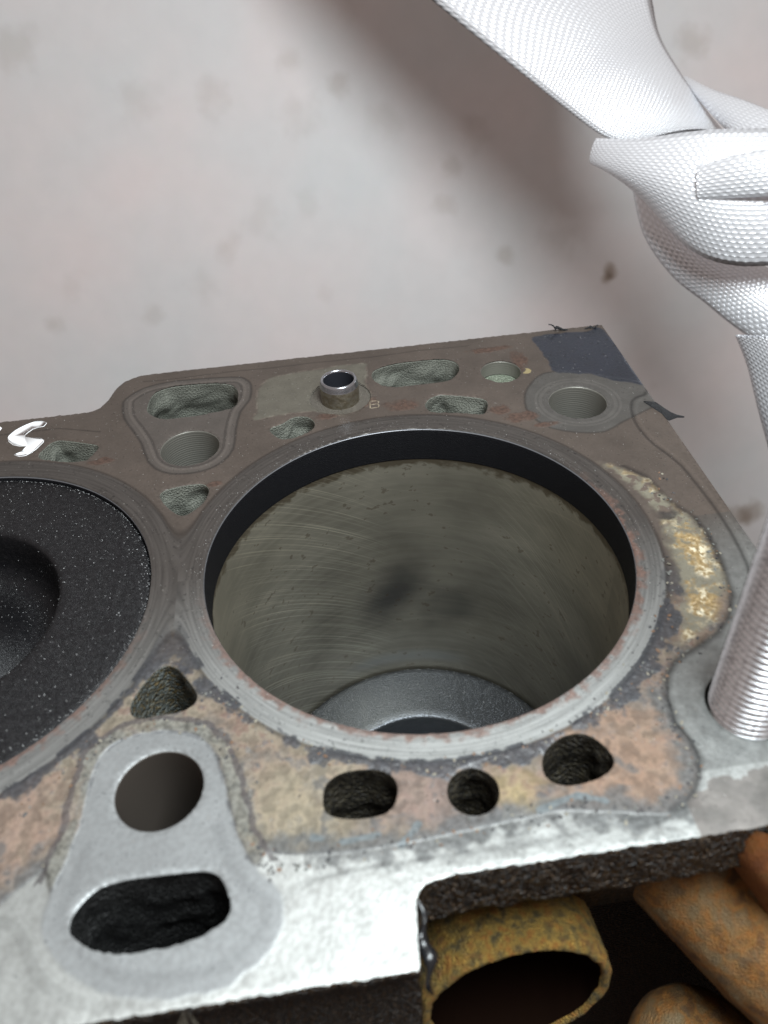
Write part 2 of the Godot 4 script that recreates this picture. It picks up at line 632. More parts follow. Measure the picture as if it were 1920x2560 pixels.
func deck_material() -> StandardMaterial3D:
	var w := 984
	var h := 918
	var boss_a := field(smooth_loop(pts([-62.1, -64, -61.5, -66.5, -57.6, -70.5, -49.7, -72.3, -35.7, -71.2, -32.2, -69.5, -30.7, -65.9, -31.2, -59.6, -33.4, -55, -34.5, -47.5, -35, -40.4, -37.5, -35.7, -41.5, -33.3, -46.5, -33.1, -50.6, -34.7, -53.9, -38.9, -56.1, -46.4, -58.8, -52.5, -61.2, -57.8]), 2), w, h)
	var boss_c := field(smooth_loop(pts([-56.3, 40.3, -55.2, 35.7, -51.6, 32.9, -45.9, 32.6, -40, 34.6, -36.7, 39.5, -35.3, 46, -33.6, 52.7, -31.1, 57.8, -28.7, 60, -27.6, 63.9, -29.6, 68.2, -34.8, 71.8, -41.5, 72.3, -48.8, 71.2, -54.9, 67.7, -58.8, 63.2, -59.9, 58.9, -58.3, 53.5, -57, 47.6]), 2), w, h)
	var boss_b := field(smooth_loop(pts([32.6, -42, 33.8, -48.3, 36.7, -53, 40.5, -56.5, 46, -56.5, 52, -54, 57, -51, 62, -48, 64, -40, 58, -36, 52, -33, 47, -30.3, 41, -31.3, 36, -34, 33.5, -38]), 2), w, h)
	var front := field(pts([-105, 60, -65, 60.2, -63.3, 61.3, -61.7, 63.8, -60.2, 66.8, -58.1, 69, -55.2, 71, -50.9, 72.6, -45.9, 73, -39, 73, -33.4, 72.3, -30.5, 70.5, -28.9, 67.4, -28.4, 64.3, -26.9, 62.1, -24.1, 61, -19.4, 60.8, -14.4, 60.8, -5, 61, 4.3, 60.5, 15.5, 60.2, 24.3, 59.8, 31, 58.5, 40, 30, 0, 0, -105, 0]), w, h)
	var inner := field(pts([-105, 57, -66, 57.5, -60.5, 53, -58, 60, -56, 64, -45, 60, -33, 60, -30, 55.5, -26, 56.5, -18, 57.3, -8, 57, 0, 56.5, 11.5, 55.8, 18.6, 57.2, 25.7, 58.8, 28.4, 57.7, 30.9, 56.1, 32.8, 53.5, 33.9, 50.4, 33.8, 47.5, 32.8, 44.4, 33.5, 39.8, 35.1, 35.8, 37.3, 33.5, 41.9, 31.3, 46.7, 28.9, 50, 25.8, 52.8, 21.2, 54.8, 11.8, 55.3, 5.9, 54.7, 0, 51.8, -5.6, 50.4, -13.5, 46.4, -18.7, 41.7, -20.9, 0, -16, -105, -16]), w, h)
	var channel := field(smooth_loop(pts([40, -22.5, 46.4, -18.7, 50.4, -13.5, 52.4, -5.6, 54.7, 0, 55.3, 5.9, 54.8, 11.8, 53.9, 18.2, 52.2, 21.9, 48, 26.7, 42.5, 29.8, 38.4, 30.7, 37.6, 29.7, 40.5, 25, 44, 16, 46, 5.8, 46.4, -5.9, 44, -14.6]), 2), w, h)
	var oil := field(pts([42.3, -74.4, 46.6, -75.6, 58, -74.4, 61.4, -76.6, 64, -62.1, 63.5, -45.5, 55.4, -50.3, 51.9, -53.8, 44.8, -55.6, 43.2, -57.2, 43.3, -63.7, 42.2, -70]), w, h)
	var patch := field(smooth_loop(pts([-29.4, -63.5, -27.1, -67.3, -24.1, -69.2, -10.6, -70.8, -2, -70.6, -1.7, -68.4, -2.8, -60, -2, -52.8, -10, -48.6, -16.9, -51.6, -25.8, -51.5, -30.3, -50.7, -29.6, -55.2]), 2), w, h)
	var right := field(smooth_loop(pts([66, -42.5, 60.9, -42.6, 57.2, -40.7, 55.2, -34.6, 54.9, -29.3, 55.8, -24, 57.5, -19.3, 58.6, -15.2, 59.1, -10, 59.6, -2.3, 59.5, 6, 58.6, 14.3, 57, 24, 66, 26]), 2), w, h)
	var cut_im := Image.create_empty(164, 153, false, Image.FORMAT_RF)
	for j in 153:
		for i in 164:
			cut_im.set_pixel(i, j, Color(clampf(deck_f(Vector2(-99.5 + i, -77.5 + j)), -4.0, 8.0), 0, 0))
	cut_im.resize(w, h, Image.INTERPOLATE_CUBIC)
	var edge := cut_im.get_data().to_float32_array()
	var n_low := noise_bytes(50, 0.008, 4, w, h)
	var n_mid := noise_bytes(51, 0.03, 4, w, h)
	var n_hi := noise_bytes(52, 0.14, 3, w, h)
	var n_b := noise_bytes(53, 0.018, 5, w, h)
	var n_c := noise_bytes(54, 0.05, 5, w, h)
	var fn := FastNoiseLite.new()
	fn.seed = 60
	fn.frequency = 0.16
	fn.fractal_octaves = 3
	# dark red-brown stains: x, z, radius x, radius z
	var stains := [[-13.2, -48.8, 3.2, 1.2], [4.5, -50.0, 4.2, 2.2], [30.5, -70.6, 5.5, 1.3], [36.6, -64.5, 1.8, 4.2], [30.5, -39.5, 4.2, 1.9], [26.5, -43.5, 2.4, 1.8], [-39.3, -28.2, 2.2, 0.9], [-64.5, -41.2, 2.8, 1.4], [-3.4, -53.2, 2.4, 2.0], [36, -35.5, 3, 1]]
	var col := PackedByteArray()
	col.resize(w * h * 3)
	var orm := PackedByteArray()
	orm.resize(w * h * 3)
	var bump := PackedFloat32Array()
	bump.resize(w * h)
	var lut := PackedByteArray()
	lut.resize(2049)
	for k in 2049:
		lut[k] = int(Color(k / 2048.0, 0, 0).linear_to_srgb().r * 255.0 + 0.5)
	var golds := [[51.2, 8.4, 3.4, 1.0, 5.6], [47.9, 22.6, 4.4, 1.0, 4.8], [41.6, 28.2, 2.2, 0.8, 1.6], [51.2, -11.0, 2.2, 0.75, 2.8], [48.6, -15.2, 2.4, 0.6, 1.6], [45.2, -19.0, 1.8, 0.6, 1.2], [52.8, -3.5, 1.2, 0.7, 2.4], [50.8, 14.0, 2.2, 0.8, 2.8], [48.4, 0.8, 3.0, 0.35, 1.0]]
	var slashes := [[-19.5, 55.5, -14.5, 55.2], [-11.6, 57.4, -8.8, 54.6], [8.5, 55.2, 14.5, 53.8], [-23.5, 54.2, -22.4, 54.6], [14.5, 53.8, 18.0, 55.2]]
	var brown := Vector3(.074, .058, .048)
	var c_rust := Vector3(.19, .132, .098)
	var c_tan := Vector3(.20, .165, .122)
	var c_red := Vector3(.12, .065, .052)
	var c_grey := Vector3(.12, .122, .122)
	var c_soot := Vector3(.028, .029, .033)
	var c_clean := Vector3(.25, .256, .256)
	var c_strip := Vector3(.37, .375, .36)
	for j in h:
		var z := -78.0 + 153.0 * (j + 0.5) / h
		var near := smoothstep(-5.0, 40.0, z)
		var warm := smoothstep(8.0, 30.0, z)
		for i in w:
			var k := j * w + i
			var x := -100.0 + 164.0 * (i + 0.5) / w
			var a := n_low[k] / 255.0
			var b := n_mid[k] / 255.0
			var hi := n_hi[k] / 255.0
			var p := n_b[k] / 255.0
			var q := n_c[k] / 255.0
			var c := brown * (0.72 + 0.35 * a + 0.2 * b + 0.18 * hi)
			var rough := 0.5
			var metal := 0.25
			var y := hi * 0.05
			var fr := front[k]
			var inn := inner[k]
			var bc := boss_c[k]
			var ch := channel[k]
			# front strip outside the gasket print
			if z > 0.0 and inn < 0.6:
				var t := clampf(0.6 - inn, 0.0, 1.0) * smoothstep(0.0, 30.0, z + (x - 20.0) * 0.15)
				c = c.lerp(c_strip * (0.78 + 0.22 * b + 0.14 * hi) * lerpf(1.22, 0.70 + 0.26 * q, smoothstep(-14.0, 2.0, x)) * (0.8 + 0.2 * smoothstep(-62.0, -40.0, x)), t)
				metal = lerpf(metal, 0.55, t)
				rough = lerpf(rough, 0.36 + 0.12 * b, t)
				if z > 53.0 and fr > 0.0 and fr < 1.6:
					c *= 1.0 - 0.12 * t
				if x > -25.0 and x < 31.0:
					var e := smoothstep(3.2, 0.4, -inn + (q - 0.5) * 5.0 + (a - 0.5) * 3.0)
					c = c.lerp(c_grey * (0.3 + 0.6 * hi), e * 0.75 * t)
					e = absf(fr - 1.0 + (a - 0.5) * 1.2)
					if e < 0.5:
						c *= 0.72 + 0.5 * e
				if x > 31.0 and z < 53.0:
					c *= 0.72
				if x > 29.0 and z > 53.0 + 4.0 * b - (x - 30.0) * 0.1:
					c = c.lerp(Vector3(.13, .115, .105) * (0.6 + b), 0.85)
					rough = 0.7
			# coolant side of the gasket: rust and scale
			if inn > 0.0 and warm > 0.0:
				var t := warm * clampf(inn * 1.5, 0.0, 1.0)
				t *= smoothstep(0.25, 0.5, warm + (p - 0.5) * 0.9)
				var r := c_tan.lerp(c_rust, smoothstep(0.30, 0.70, a * 0.5 + p * 0.5 + (x + 20.0) * 0.003))
				r = r.lerp(Vector3(.165, .15, .13), smoothstep(0.42, 0.72, p) * 0.65)
				r = r.lerp(c_red, smoothstep(0.54, 0.78, q) * 0.6)
				r = r.lerp(c_grey * 0.8, smoothstep(0.64, 0.74, b * 0.6 + q * 0.4) * 0.6)
				r = r.lerp(Vector3(.25, .21, .145), smoothstep(16.0, 0.0, Vector2(x + 25.0, z - 51.0).length() + (b - 0.5) * 9.0) * 0.8)
				r = r.lerp(Vector3(.185, .13, .11), smoothstep(14.0, 0.0, Vector2(x + 6.0, z - 51.0).length() + (b - 0.5) * 8.0) * 0.8)
				r = r.lerp(Vector3(.215, .135, .092), smoothstep(18.0, 0.0, Vector2(x - 23.0, z - 50.0).length() + (b - 0.5) * 10.0) * 0.85)
				r = r.lerp(Vector3(.30, .23, .11), smoothstep(6.0, 0.0, Vector2(x - 6.0, z - 52.0).length() + (q - 0.5) * 6.0) * 0.7)
				r = r.lerp(Vector3(.225, .152, .115), smoothstep(16.0, 4.0, Vector2(x + 68.0, z - 47.0).length() + (b - 0.5) * 14.0) * 0.8)
				r = r.lerp(Vector3(.40, .37, .32), smoothstep(2.2, 0.8, Vector2((x - 4.2) * 0.7, z - 55.6).length() + (q - 0.5) * 2.0))
				r *= (0.70 + 0.3 * hi) * (0.76 + 0.40 * smoothstep(0.3, 0.62, q)) * (0.86 + 0.2 * b)
				r = r.lerp(c_grey * 0.55, smoothstep(0.60, 0.72, p * 0.5 + q * 0.5) * 0.7)
				c = c.lerp(r, t)
				rough = lerpf(rough, 0.8, t)
				metal = lerpf(metal, 0.0, t)
				y += t * (q * 0.45 + b * 0.12 + hi * 0.14)
				if inn < 4.5:
					var e := smoothstep(4.5, 0.5, inn + (b - 0.5) * 6.0) * smoothstep(30.0, 40.0, z)
					c = c.lerp(c_grey * (0.25 + 0.75 * hi), e * 0.85)
			if x > 26.0 and z > -18.0 and (z > 20.0 or x > 43.0) and absf(inn - 0.2) < 1.0:
				c *= 0.42 + 0.55 * absf(inn - 0.2)
			if ch > 0.0:
				var t := smoothstep(0.0, 1.2, ch)
				t = smoothstep(0.0, 2.4, ch + (b - 0.5) * 2.4)
				var base := Vector3(.165, .15, .112) * (0.72 + 0.35 * b + 0.2 * hi)
				base = base.lerp(Vector3(.10, .075, .06), smoothstep(0.5, 0.66, q) * smoothstep(8.0, -4.0, z))
				var gold := 0.0
				for g in golds:
					gold = maxf(gold, g[3] * smoothstep(1.25, 0.35, Vector2((x - g[0]) / g[2], (z - g[1]) / g[4]).length() + (q - 0.5) * 1.9 + (hi - 0.5) * 1.0))
				base = base.lerp(Vector3(.31, .215, .10) * (0.5 + 0.9 * hi), gold)
				base = base.lerp(Vector3(.62, .55, .40), gold * smoothstep(0.50, 0.64, hi * 0.5 + b * 0.5))
				var dk := Vector2((x - 49.6) / 2.8, (z + 1.6) / 1.7).length() + (q - 0.5) * 1.4
				base = base.lerp(Vector3(.03, .024, .022), smoothstep(1.1, 0.5, dk) * 0.9)
				c = c.lerp(base, t)
				rough = lerpf(rough, 0.5, t)
				metal = lerpf(metal, 0.1, t)
				y += t * (gold * 0.6 * hi + 0.15 * q)
			# clean bosses
			if bc > -1.0:
				var t := smoothstep(-0.2, 0.5, bc + (b - 0.5) * 0.8)
				c = c.lerp(c_clean * (0.85 + 0.2 * a + 0.12 * hi), t)
				rough = lerpf(rough, 0.42 + 0.1 * b, t)
				metal = lerpf(metal, 0.45, t)
				y = lerpf(y, 0.10 + hi * 0.03, t)
				if z > 50.0:
					var l := absf(bc - 2.6)
					if l < 1.0:
						c *= 0.86 + 0.1 * l
				if absf(bc) < 0.7 and z < 56.0:
					c = c.lerp(c_soot * 2.0, 0.4 * smoothstep(0.45, 0.6, q))
			if bc < 0.3 and bc > -3.2 and warm > 0.5 and inn > -1.0:
				var t := smoothstep(-3.2, -1.6, bc + (b - 0.5) * 2.6 + (q - 0.5) * 1.4) * smoothstep(0.3, -0.2, bc) * smoothstep(-0.8, 0.8, inn + (b - 0.5)) * (0.55 + 0.45 * smoothstep(0.4, 0.55, p))
				c = c.lerp(Vector3(.15, .145, .125) * (0.25 + 1.2 * hi + 0.5 * (q - 0.5)), t * 0.85)
				if absf(bc + 2.2 + (b - 0.5) * 1.2) < 0.45:
					c = c.lerp(Vector3(.05, .04, .042), 0.7)
				y += t * 0.3 * q
			if z > 50.0 and bc < 0.0:
				for sl in slashes:
					var pa2 := Vector2(sl[0], sl[1])
					var ba2 := Vector2(sl[2], sl[3]) - pa2
					var tt := clampf((Vector2(x, z) - pa2).dot(ba2) / ba2.length_squared(), 0.0, 1.0)
					var dd := (Vector2(x, z) - pa2 - ba2 * tt).length()
					if dd < 0.7:
						c = c.lerp(Vector3(.11, .125, .13) * (0.6 + 0.7 * hi), smoothstep(0.65, 0.35, dd + (q - 0.5) * 0.5) * 0.9)
			var bb := boss_b[k]
			if bb > -0.8:
				var t := smoothstep(-0.4, 0.4, bb)
				c = c.lerp(Vector3(.072, .066, .060) * (0.85 + 0.3 * b), t)
				y += 0.06 * t
				if absf(bb) < 0.45:
					c *= 0.55 + 0.9 * absf(bb)
				var rb := Vector2(x - 45.0, z + 43.0).length()
				if absf(rb - 8.6) < 0.4 or absf(rb - 9.7) < 0.3:
					c *= 1.22
					y += 0.03
			var ba := boss_a[k]
			if ba > -1.0:
				var t := smoothstep(-0.3, 0.3, ba)
				c = c.lerp(Vector3(.080, .068, .060) * (0.85 + 0.25 * b + 0.1 * hi), t * 0.9)
				var l := absf(ba - 0.1)
				if l < 0.5:
					c *= 0.42 + 1.1 * l
					y -= 0.08 * (0.5 - l)
				l = absf(ba - 1.7)
				if l < 0.45:
					c *= 1.32 - 0.6 * l
					y += 0.05
				l = absf(ba - 2.5)
				if l < 0.3:
					c *= 0.68
			# prints of the fire rings round both bores
			var r1 := Vector2(x, z).length() - BORE
			var r0 := Vector2(x - LEFT_X, z).length() - BORE
			var rr := minf(r0, r1)
			var mixh := clampf(0.5 + 0.5 * (r0 - r1) / 6.0, 0.0, 1.0)
			rr = lerpf(r0, r1, mixh) - 6.0 * mixh * (1.0 - mixh)
			var wide := 5.3
			if rr < wide + 3.0:
				var th := atan2(z, x) if r1 < r0 else atan2(z, x - LEFT_X)
				var sc := 0.5 + 0.5 * fn.get_noise_2d(rr * 10.0, th * 12.0)
				if rr < wide:
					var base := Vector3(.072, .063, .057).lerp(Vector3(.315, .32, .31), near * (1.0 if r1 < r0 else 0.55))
					base *= 0.52 + 0.80 * sc
					var e := smoothstep(1.8, 0.2, rr + (q - 0.5) * 3.5) * smoothstep(-12.0, 14.0, z + x * 0.3)
					base = base.lerp(Vector3(.16, .095, .075) * (0.6 + hi), e * 0.8)
					base *= 1.0 - 0.25 * smoothstep(0.62, 0.78, hi * 0.6 + q * 0.4)
					var t := smoothstep(wide, wide - 0.5, rr)
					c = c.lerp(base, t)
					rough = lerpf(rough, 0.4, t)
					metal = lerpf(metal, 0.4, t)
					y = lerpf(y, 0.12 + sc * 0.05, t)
				var ln := absf(rr - wide)
				if ln < 0.55:
					c *= 0.45 + ln
				if rr > wide - 1.0 and z > 6.0 and maxf(r0, r1) > 7.0:
					var reach := 0.2 + 5.2 * (p - 0.33) + 1.6 * (q - 0.5) + 1.0 * smoothstep(12.0, 4.0, Vector2(x - 36.0, z - 29.0).length())
					var e := smoothstep(-0.4, 0.3, reach - absf(rr - wide - 0.3) + (hi - 0.5) * 0.7) * smoothstep(6.0, 22.0, z)
					c = c.lerp(c_soot * (0.8 + 1.1 * hi), e * 0.88)
					rough = lerpf(rough, 0.45, e)
			# scraped patch, oil film, long prints
			var pa := patch[k]
			if pa > -0.5:
				var t := smoothstep(-0.4, 0.6, pa + (b - 0.5))
				c = c.lerp(Vector3(.112, .103, .082) * (0.75 + 0.35 * b + 0.2 * hi), t * 0.85)
				if absf(pa) < 0.3 and q > 0.5:
					c *= 1.35
			var oi := oil[k]
			if oi > -0.8:
				var t := smoothstep(-0.2, 0.5, oi + (b - 0.5) * 1.2)
				c = c.lerp(Vector3(.014, .0165, .024) * (0.8 + 0.5 * a), t)
				rough = lerpf(rough, 0.32, t)
				metal = lerpf(metal, 0.0, t)
				if hi > 0.78 and q > 0.55:
					c = c.lerp(Vector3(.005, .005, .006), t)
			var ri := right[k]
			if absf(ri) < 0.55:
				c *= 0.40 + absf(ri)
				y -= 0.06
			elif ri > 0.9 and ri < 1.5:
				c *= 1.12
			if x > -58.0 and x < 26.0:
				var bl := absf(z + 73.6 + (x + 16.0) * 0.004 + (a - 0.5) * 0.8)
				if bl < 0.4:
					c *= 0.58 + bl
			elif x < -66.0:
				var bl := absf(z + 56.6 - maxf(0.0, x + 76.0) * 0.35)
				if bl < 0.4:
					c *= 0.55 + bl
			if z < -20.0:
				for s in stains:
					var dx: float = (x - s[0]) / s[2]
					var dz: float = (z - s[1]) / s[3]
					var d := dx * dx + dz * dz
					if d < 2.2:
						var t := smoothstep(1.5, 0.3, d + (b - 0.5) * 1.6 + (q - 0.5) * 0.9)
						c = c.lerp(Vector3(.082, .046, .033) * (0.4 + 1.0 * hi), t * 0.85)
						rough = lerpf(rough, 0.75, t)
						y += t * 0.35 * q
				if Vector2(x - 36.8, z + 58.6).length() < 1.3:
					c = c.lerp(Vector3(.42, .34, .16), 0.6 * smoothstep(0.45, 0.6, q))
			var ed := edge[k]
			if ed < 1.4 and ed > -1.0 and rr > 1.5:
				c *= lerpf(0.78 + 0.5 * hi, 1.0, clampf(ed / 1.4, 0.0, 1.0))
			# small pits, soot flecks, pale specks
			if hi > 0.80 and b > 0.55:
				c *= 0.55
			elif hi < 0.17 and q > 0.56:
				c = c.lerp(Vector3(.4, .38, .35), 0.35)
			var o := k * 3
			col[o] = lut[int(clampf(c.x, 0, 1) * 2048.0)]
			col[o + 1] = lut[int(clampf(c.y, 0, 1) * 2048.0)]
			col[o + 2] = lut[int(clampf(c.z, 0, 1) * 2048.0)]
			orm[o + 1] = int(clampf(rough + (hi - 0.5) * 0.16, 0, 1) * 255.0)
			orm[o + 2] = int(clampf(metal, 0, 1) * 255.0)
			bump[k] = y
	var m := uv_mat(Color.WHITE, 1.0, 1.0)
	m.texture_repeat = false
	m.albedo_texture = ImageTexture.create_from_image(Image.create_from_data(w, h, false, Image.FORMAT_RGB8, col))
	var t_orm := ImageTexture.create_from_image(Image.create_from_data(w, h, false, Image.FORMAT_RGB8, orm))
	m.roughness_texture = t_orm
	m.roughness_texture_channel = BaseMaterial3D.TEXTURE_CHANNEL_GREEN
	m.metallic_texture = t_orm
	m.metallic_texture_channel = BaseMaterial3D.TEXTURE_CHANNEL_BLUE
	m.heightmap_enabled = true
	m.heightmap_texture = ImageTexture.create_from_image(Image.create_from_data(w, h, false, Image.FORMAT_RF, bump.to_byte_array()))
	m.heightmap_scale = 0.07
	return m


func bore_material() -> StandardMaterial3D:
	var w := 1536
	var h := 768
	var col := PackedByteArray()
	col.resize(w * h * 3)
	var bump := PackedFloat32Array()
	bump.resize(w * h)
	var f1 := FastNoiseLite.new()
	f1.seed = 71
	f1.frequency = 1.0
	f1.fractal_octaves = 2
	var n_low := noise_bytes(72, 0.006, 4, w, h)
	var n_mid := noise_bytes(73, 0.04, 4, w, h)
	for j in h:
		var d := 96.0 * j / h
		for i in w:
			var k := j * w + i
			var s := float(i) / w * 254.0
			var l1 := f1.get_noise_2d((s + d * 0.3) * 0.010, (d - s * 0.20) * 1.5)
			var l2 := f1.get_noise_2d((s - d * 0.3) * 0.010 + 90.0, (d + s * 0.20) * 1.5)
			var l3 := f1.get_noise_2d(s * 0.008 + 40.0, d * 0.45)
			var ang := i * 360.0 / w
			var a := n_low[k] / 255.0
			var b := n_mid[k] / 255.0
			var v := 0.70 + 0.42 * a + 0.06 * b + 0.10 * l3
			var c := Vector3(.41, .378, .305) * v * (1.18 - 0.0062 * d)  # darker with depth: shade down the bore put into the colour
			var hot := maxf(maxf(l1, l2) - 0.42, 0.0)
			c += Vector3(.5, .47, .36) * hot * 0.35
			c = c.lerp(Vector3(.12, .085, .045), smoothstep(1.8, 0.3, d - 1.0 + (b - 0.5) * 3.0) * 0.75)
			var side_light := smoothstep(40.0, 18.0, absf(ang - 232.0)) + smoothstep(34.0, 14.0, absf(ang - 330.0))  # scratches brightened at both sides, glancing light put into the colour
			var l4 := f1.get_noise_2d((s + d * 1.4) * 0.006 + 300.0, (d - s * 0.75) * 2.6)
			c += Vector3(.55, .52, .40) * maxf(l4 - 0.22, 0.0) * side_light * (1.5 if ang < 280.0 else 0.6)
			var refl := Vector2((ang - 267.0 + (d - 48.0) * 0.4) / 10.0, (d - 46.0) / 9.0).length() + (a - 0.5) * 0.4  # dark patches: reflection of the phone painted into the wall colour
			c = c.lerp(Vector3(.04, .041, .05), 0.72 * smoothstep(1.7, 0.2, refl))
			refl = Vector2((ang - 288.0) / 14.0, (d - 50.0) / 9.0).length() + (a - 0.5) * 0.5
			c = c.lerp(Vector3(.05, .05, .055), 0.4 * smoothstep(1.2, 0.4, refl))
			c = c.lerp(Vector3(.34, .35, .34), 0.5 * smoothstep(0.35, 1.0, 1.0 - absf(d - 72.0) / 6.0) * smoothstep(30.0, 12.0, absf(ang - 272.0)))  # pale band: reflection of the piston painted into the wall colour
			if b > 0.78 and a > 0.55:
				c = c.lerp(Vector3(.13, .085, .05), 0.45)
			var o := k * 3
			var sc := Color(clampf(c.x, 0, 1), clampf(c.y, 0, 1), clampf(c.z, 0, 1)).linear_to_srgb()
			col[o] = int(sc.r * 255.0)
			col[o + 1] = int(sc.g * 255.0)
			col[o + 2] = int(sc.b * 255.0)
			bump[k] = 0.5 + 0.16 * l1 + 0.16 * l2 + 0.25 * l4
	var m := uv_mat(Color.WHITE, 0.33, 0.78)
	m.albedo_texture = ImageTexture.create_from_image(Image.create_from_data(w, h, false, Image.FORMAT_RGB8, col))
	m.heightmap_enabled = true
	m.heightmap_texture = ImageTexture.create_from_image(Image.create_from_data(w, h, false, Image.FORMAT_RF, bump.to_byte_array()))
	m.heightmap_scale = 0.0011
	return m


# the walls under the deck, the open pocket at the front and what stands in it
func build_sides(block: Node3D) -> void:
	var fine := PackedVector2Array()
	for i in outer.size():
		var a := outer[i]
		var b := outer[(i + 1) % outer.size()]
		var n := maxi(1, int(a.distance_to(b) / 1.2))
		for k in n:
			fine.append(a.lerp(b, k / float(n)))
	var fn := FastNoiseLite.new()
	fn.seed = 80
	fn.frequency = 0.28
	fn.fractal_octaves = 3
	var ys := [-0.5, -0.24, -0.9, -1.6, -2.6, -3.6, -4.6, -5.6, -6.6, -7.6, -8.6, -9.6, -10.6, -11.4, -12.0, -13.0, -14.0, -16.0, -25.0, -34.0, -40.0, -60.0, -100.0, -150.0, -200.0, -250.0]
	var rings := []
	for r in ys.size():
		var y: float = ys[r]
		var p := grow(fine, -0.5 if r == 0 else 0.03)
		var wide := grow(fine, 1.0)
		var ring := PackedVector3Array()
		for i in p.size():
			var q := p[i]
			if y < -0.5:
				q += (wide[i] - fine[i]) * fn.get_noise_3d(q.x, y, q.y) * minf(1.0, -y / 4.0) * 0.8
			if q.y > 55.0 and fine[i].x < 61.0:
				if fine[i].x > -11.4:
					q.y = lerpf(q.y, 55.5, smoothstep(12.0, 16.0, -y))
					q.y = lerpf(q.y, 36.0, smoothstep(34.0, 40.0, -y))
				else:
					q.y = lerpf(q.y, 70.0, smoothstep(2.0, 7.0, -y))
			ring.append(Vector3(q.x, y, q.y) * MM)
		rings.append(ring)
	var side_m := mat(lin(.11, .062, .024), 0.42, 0.1, noise_cast, 0.2, 45.0)
	side_m.albedo_texture = ramp_tex(81, 0.05, 4, PackedColorArray([lin(.03, .024, .02), lin(.10, .08, .06), lin(1.3, 1.05, .5)]), PackedFloat32Array([0.35, 0.55, 0.82]))  # gold spots and dark base: glints and shade put into the colour
	obj("side_wall", loft(rings, true), side_m, block)
	# rusty castings in the pocket
	var rust := mat(Color.WHITE, 0.75, 0.05, noise_cast, 0.10, 42.0)
	rust.albedo_texture = ramp_tex(83, 0.007, 6, PackedColorArray([lin(.16, .115, .06), lin(.16, .09, .03), lin(.22, .08, .012), lin(.19, .09, .018), lin(.075, .032, .009)]), PackedFloat32Array([0.2, 0.42, 0.52, 0.64, 0.8]))
	rust.heightmap_texture = noise_fine
	rust.heightmap_scale = 0.05
	var ochre := mat(Color.WHITE, 0.7, 0.05, noise_fine, 0.16, 40.0)
	ochre.albedo_texture = ramp_tex(84, 0.014, 5, PackedColorArray([lin(.07, .055, .022), lin(.22, .14, .03), lin(.32, .20, .035), lin(.30, .12, .016)]), PackedFloat32Array([0.25, 0.42, 0.6, 0.8]))
	ochre.uv1_scale = Vector3.ONE * 42.0
	var boss := []
	var c := Vector3(4.5, -37.2, 66.8)
	var ax := Vector3(0.04, 0.10, 0.98).normalized()
	var prof := [[-28.0, 15.5], [-20.0, 15.6], [-10.0, 15.8], [-3.0, 16.0], [-1.0, 15.8], [-0.2, 15.4], [0.0, 14.9], [-0.2, 14.4], [-0.8, 14.1]]
	boss = swept(c, ax, prof, 72, fn, 0.5)
	var pb := obj("pipe_boss", loft(boss, true), ochre, block)
	var inside := mat(lin(.006, .003, .002), 0.9)  # near-black: shade of the hollow stub put into the colour
	inside.metallic_specular = 0.05
	obj("pipe_bore", loft(swept(c, ax, [[-0.8, 14.15], [-6.0, 13.8], [-32.0, 13.4], [-32.5, 0.1]], 72, fn, 0.3), true), inside, block)
	pb.set_meta("label", "short round rusty pipe stub below the deck edge")
	var t1 := swept(Vector3(41.8, -33.3, 57.1), Vector3(.57, -.26, .78).normalized(), [[-16.0, 10.6], [-12.0, 11.1], [0.0, 11.3], [10.0, 11.6], [20.0, 11.3], [30.0, 11.6], [45.0, 11.3], [70.0, 11.3]], 64, fn, 0.4)
	obj("runner_pipe", loft(t1, true), rust, block)
	var t2 := swept(Vector3(37.5, -63.5, 74.0), Vector3(.5, -.45, .74).normalized(), [[-14.0, 0.1], [-13.6, 3.5], [-11.8, 7.0], [-7.8, 10.2], [-2.0, 12.2], [5.0, 12.9], [18.0, 13.0], [45.0, 13.0]], 64, fn, 0.5)
	obj("runner_pipe", loft(t2, true), rust, block)
	# flank at the right end of the pocket
	var flank := []
	for i in 26:
		var f := i / 25.0
		var ring := PackedVector3Array()
		for k in 30:
			var y := -1.0 - k * 3.2
			var x := lerpf(33.8 + 0.5 * maxf(0.0, -y - 9.0), 72.0, f)
			var z := 63.2 - 0.34 * y * smoothstep(0.0, 0.25, f) + fn.get_noise_3d(x, y, 5.0) * 0.9
			z -= 8.0 * pow(1.0 - minf(f * 9.0, 1.0), 2.0)
			ring.append(Vector3(x, y, minf(z, 64.0 - 0.34 * y)) * MM)
		flank.append(ring)
	var orange := mat(Color.WHITE, 0.78, 0.0, noise_fine, 0.05, 42.0)
	orange.albedo_texture = ramp_tex(86, 0.016, 4, PackedColorArray([lin(.18, .055, .011), lin(.25, .08, .012), lin(.20, .085, .018)]), PackedFloat32Array([0.3, 0.55, 0.8]))
	obj("pocket_flank", loft(flank, false), orange, block)


func swept(at: Vector3, ax: Vector3, prof: Array, n: int, fn: FastNoiseLite, rough: float) -> Array:
	var u := ax.cross(Vector3.UP).normalized()
	var w := u.cross(ax)
	var rings := []
	for j in prof.size() * 3 - 2:
		var t := j / 3.0
		var i := mini(int(t), prof.size() - 2)
		var s: float = lerpf(prof[i][0], prof[i + 1][0], t - i)
		var r: float = lerpf(prof[i][1], prof[i + 1][1], t - i)
		var ring := PackedVector3Array()
		for k in n:
			var a := TAU * k / n
			var q := at + ax * s + (u * cos(a) + w * sin(a)) * r
			q += (u * cos(a) + w * sin(a)) * fn.get_noise_3dv(q * 1.2) * minf(rough, r * 0.2)
			ring.append(q * MM)
		rings.append(ring)
	return rings


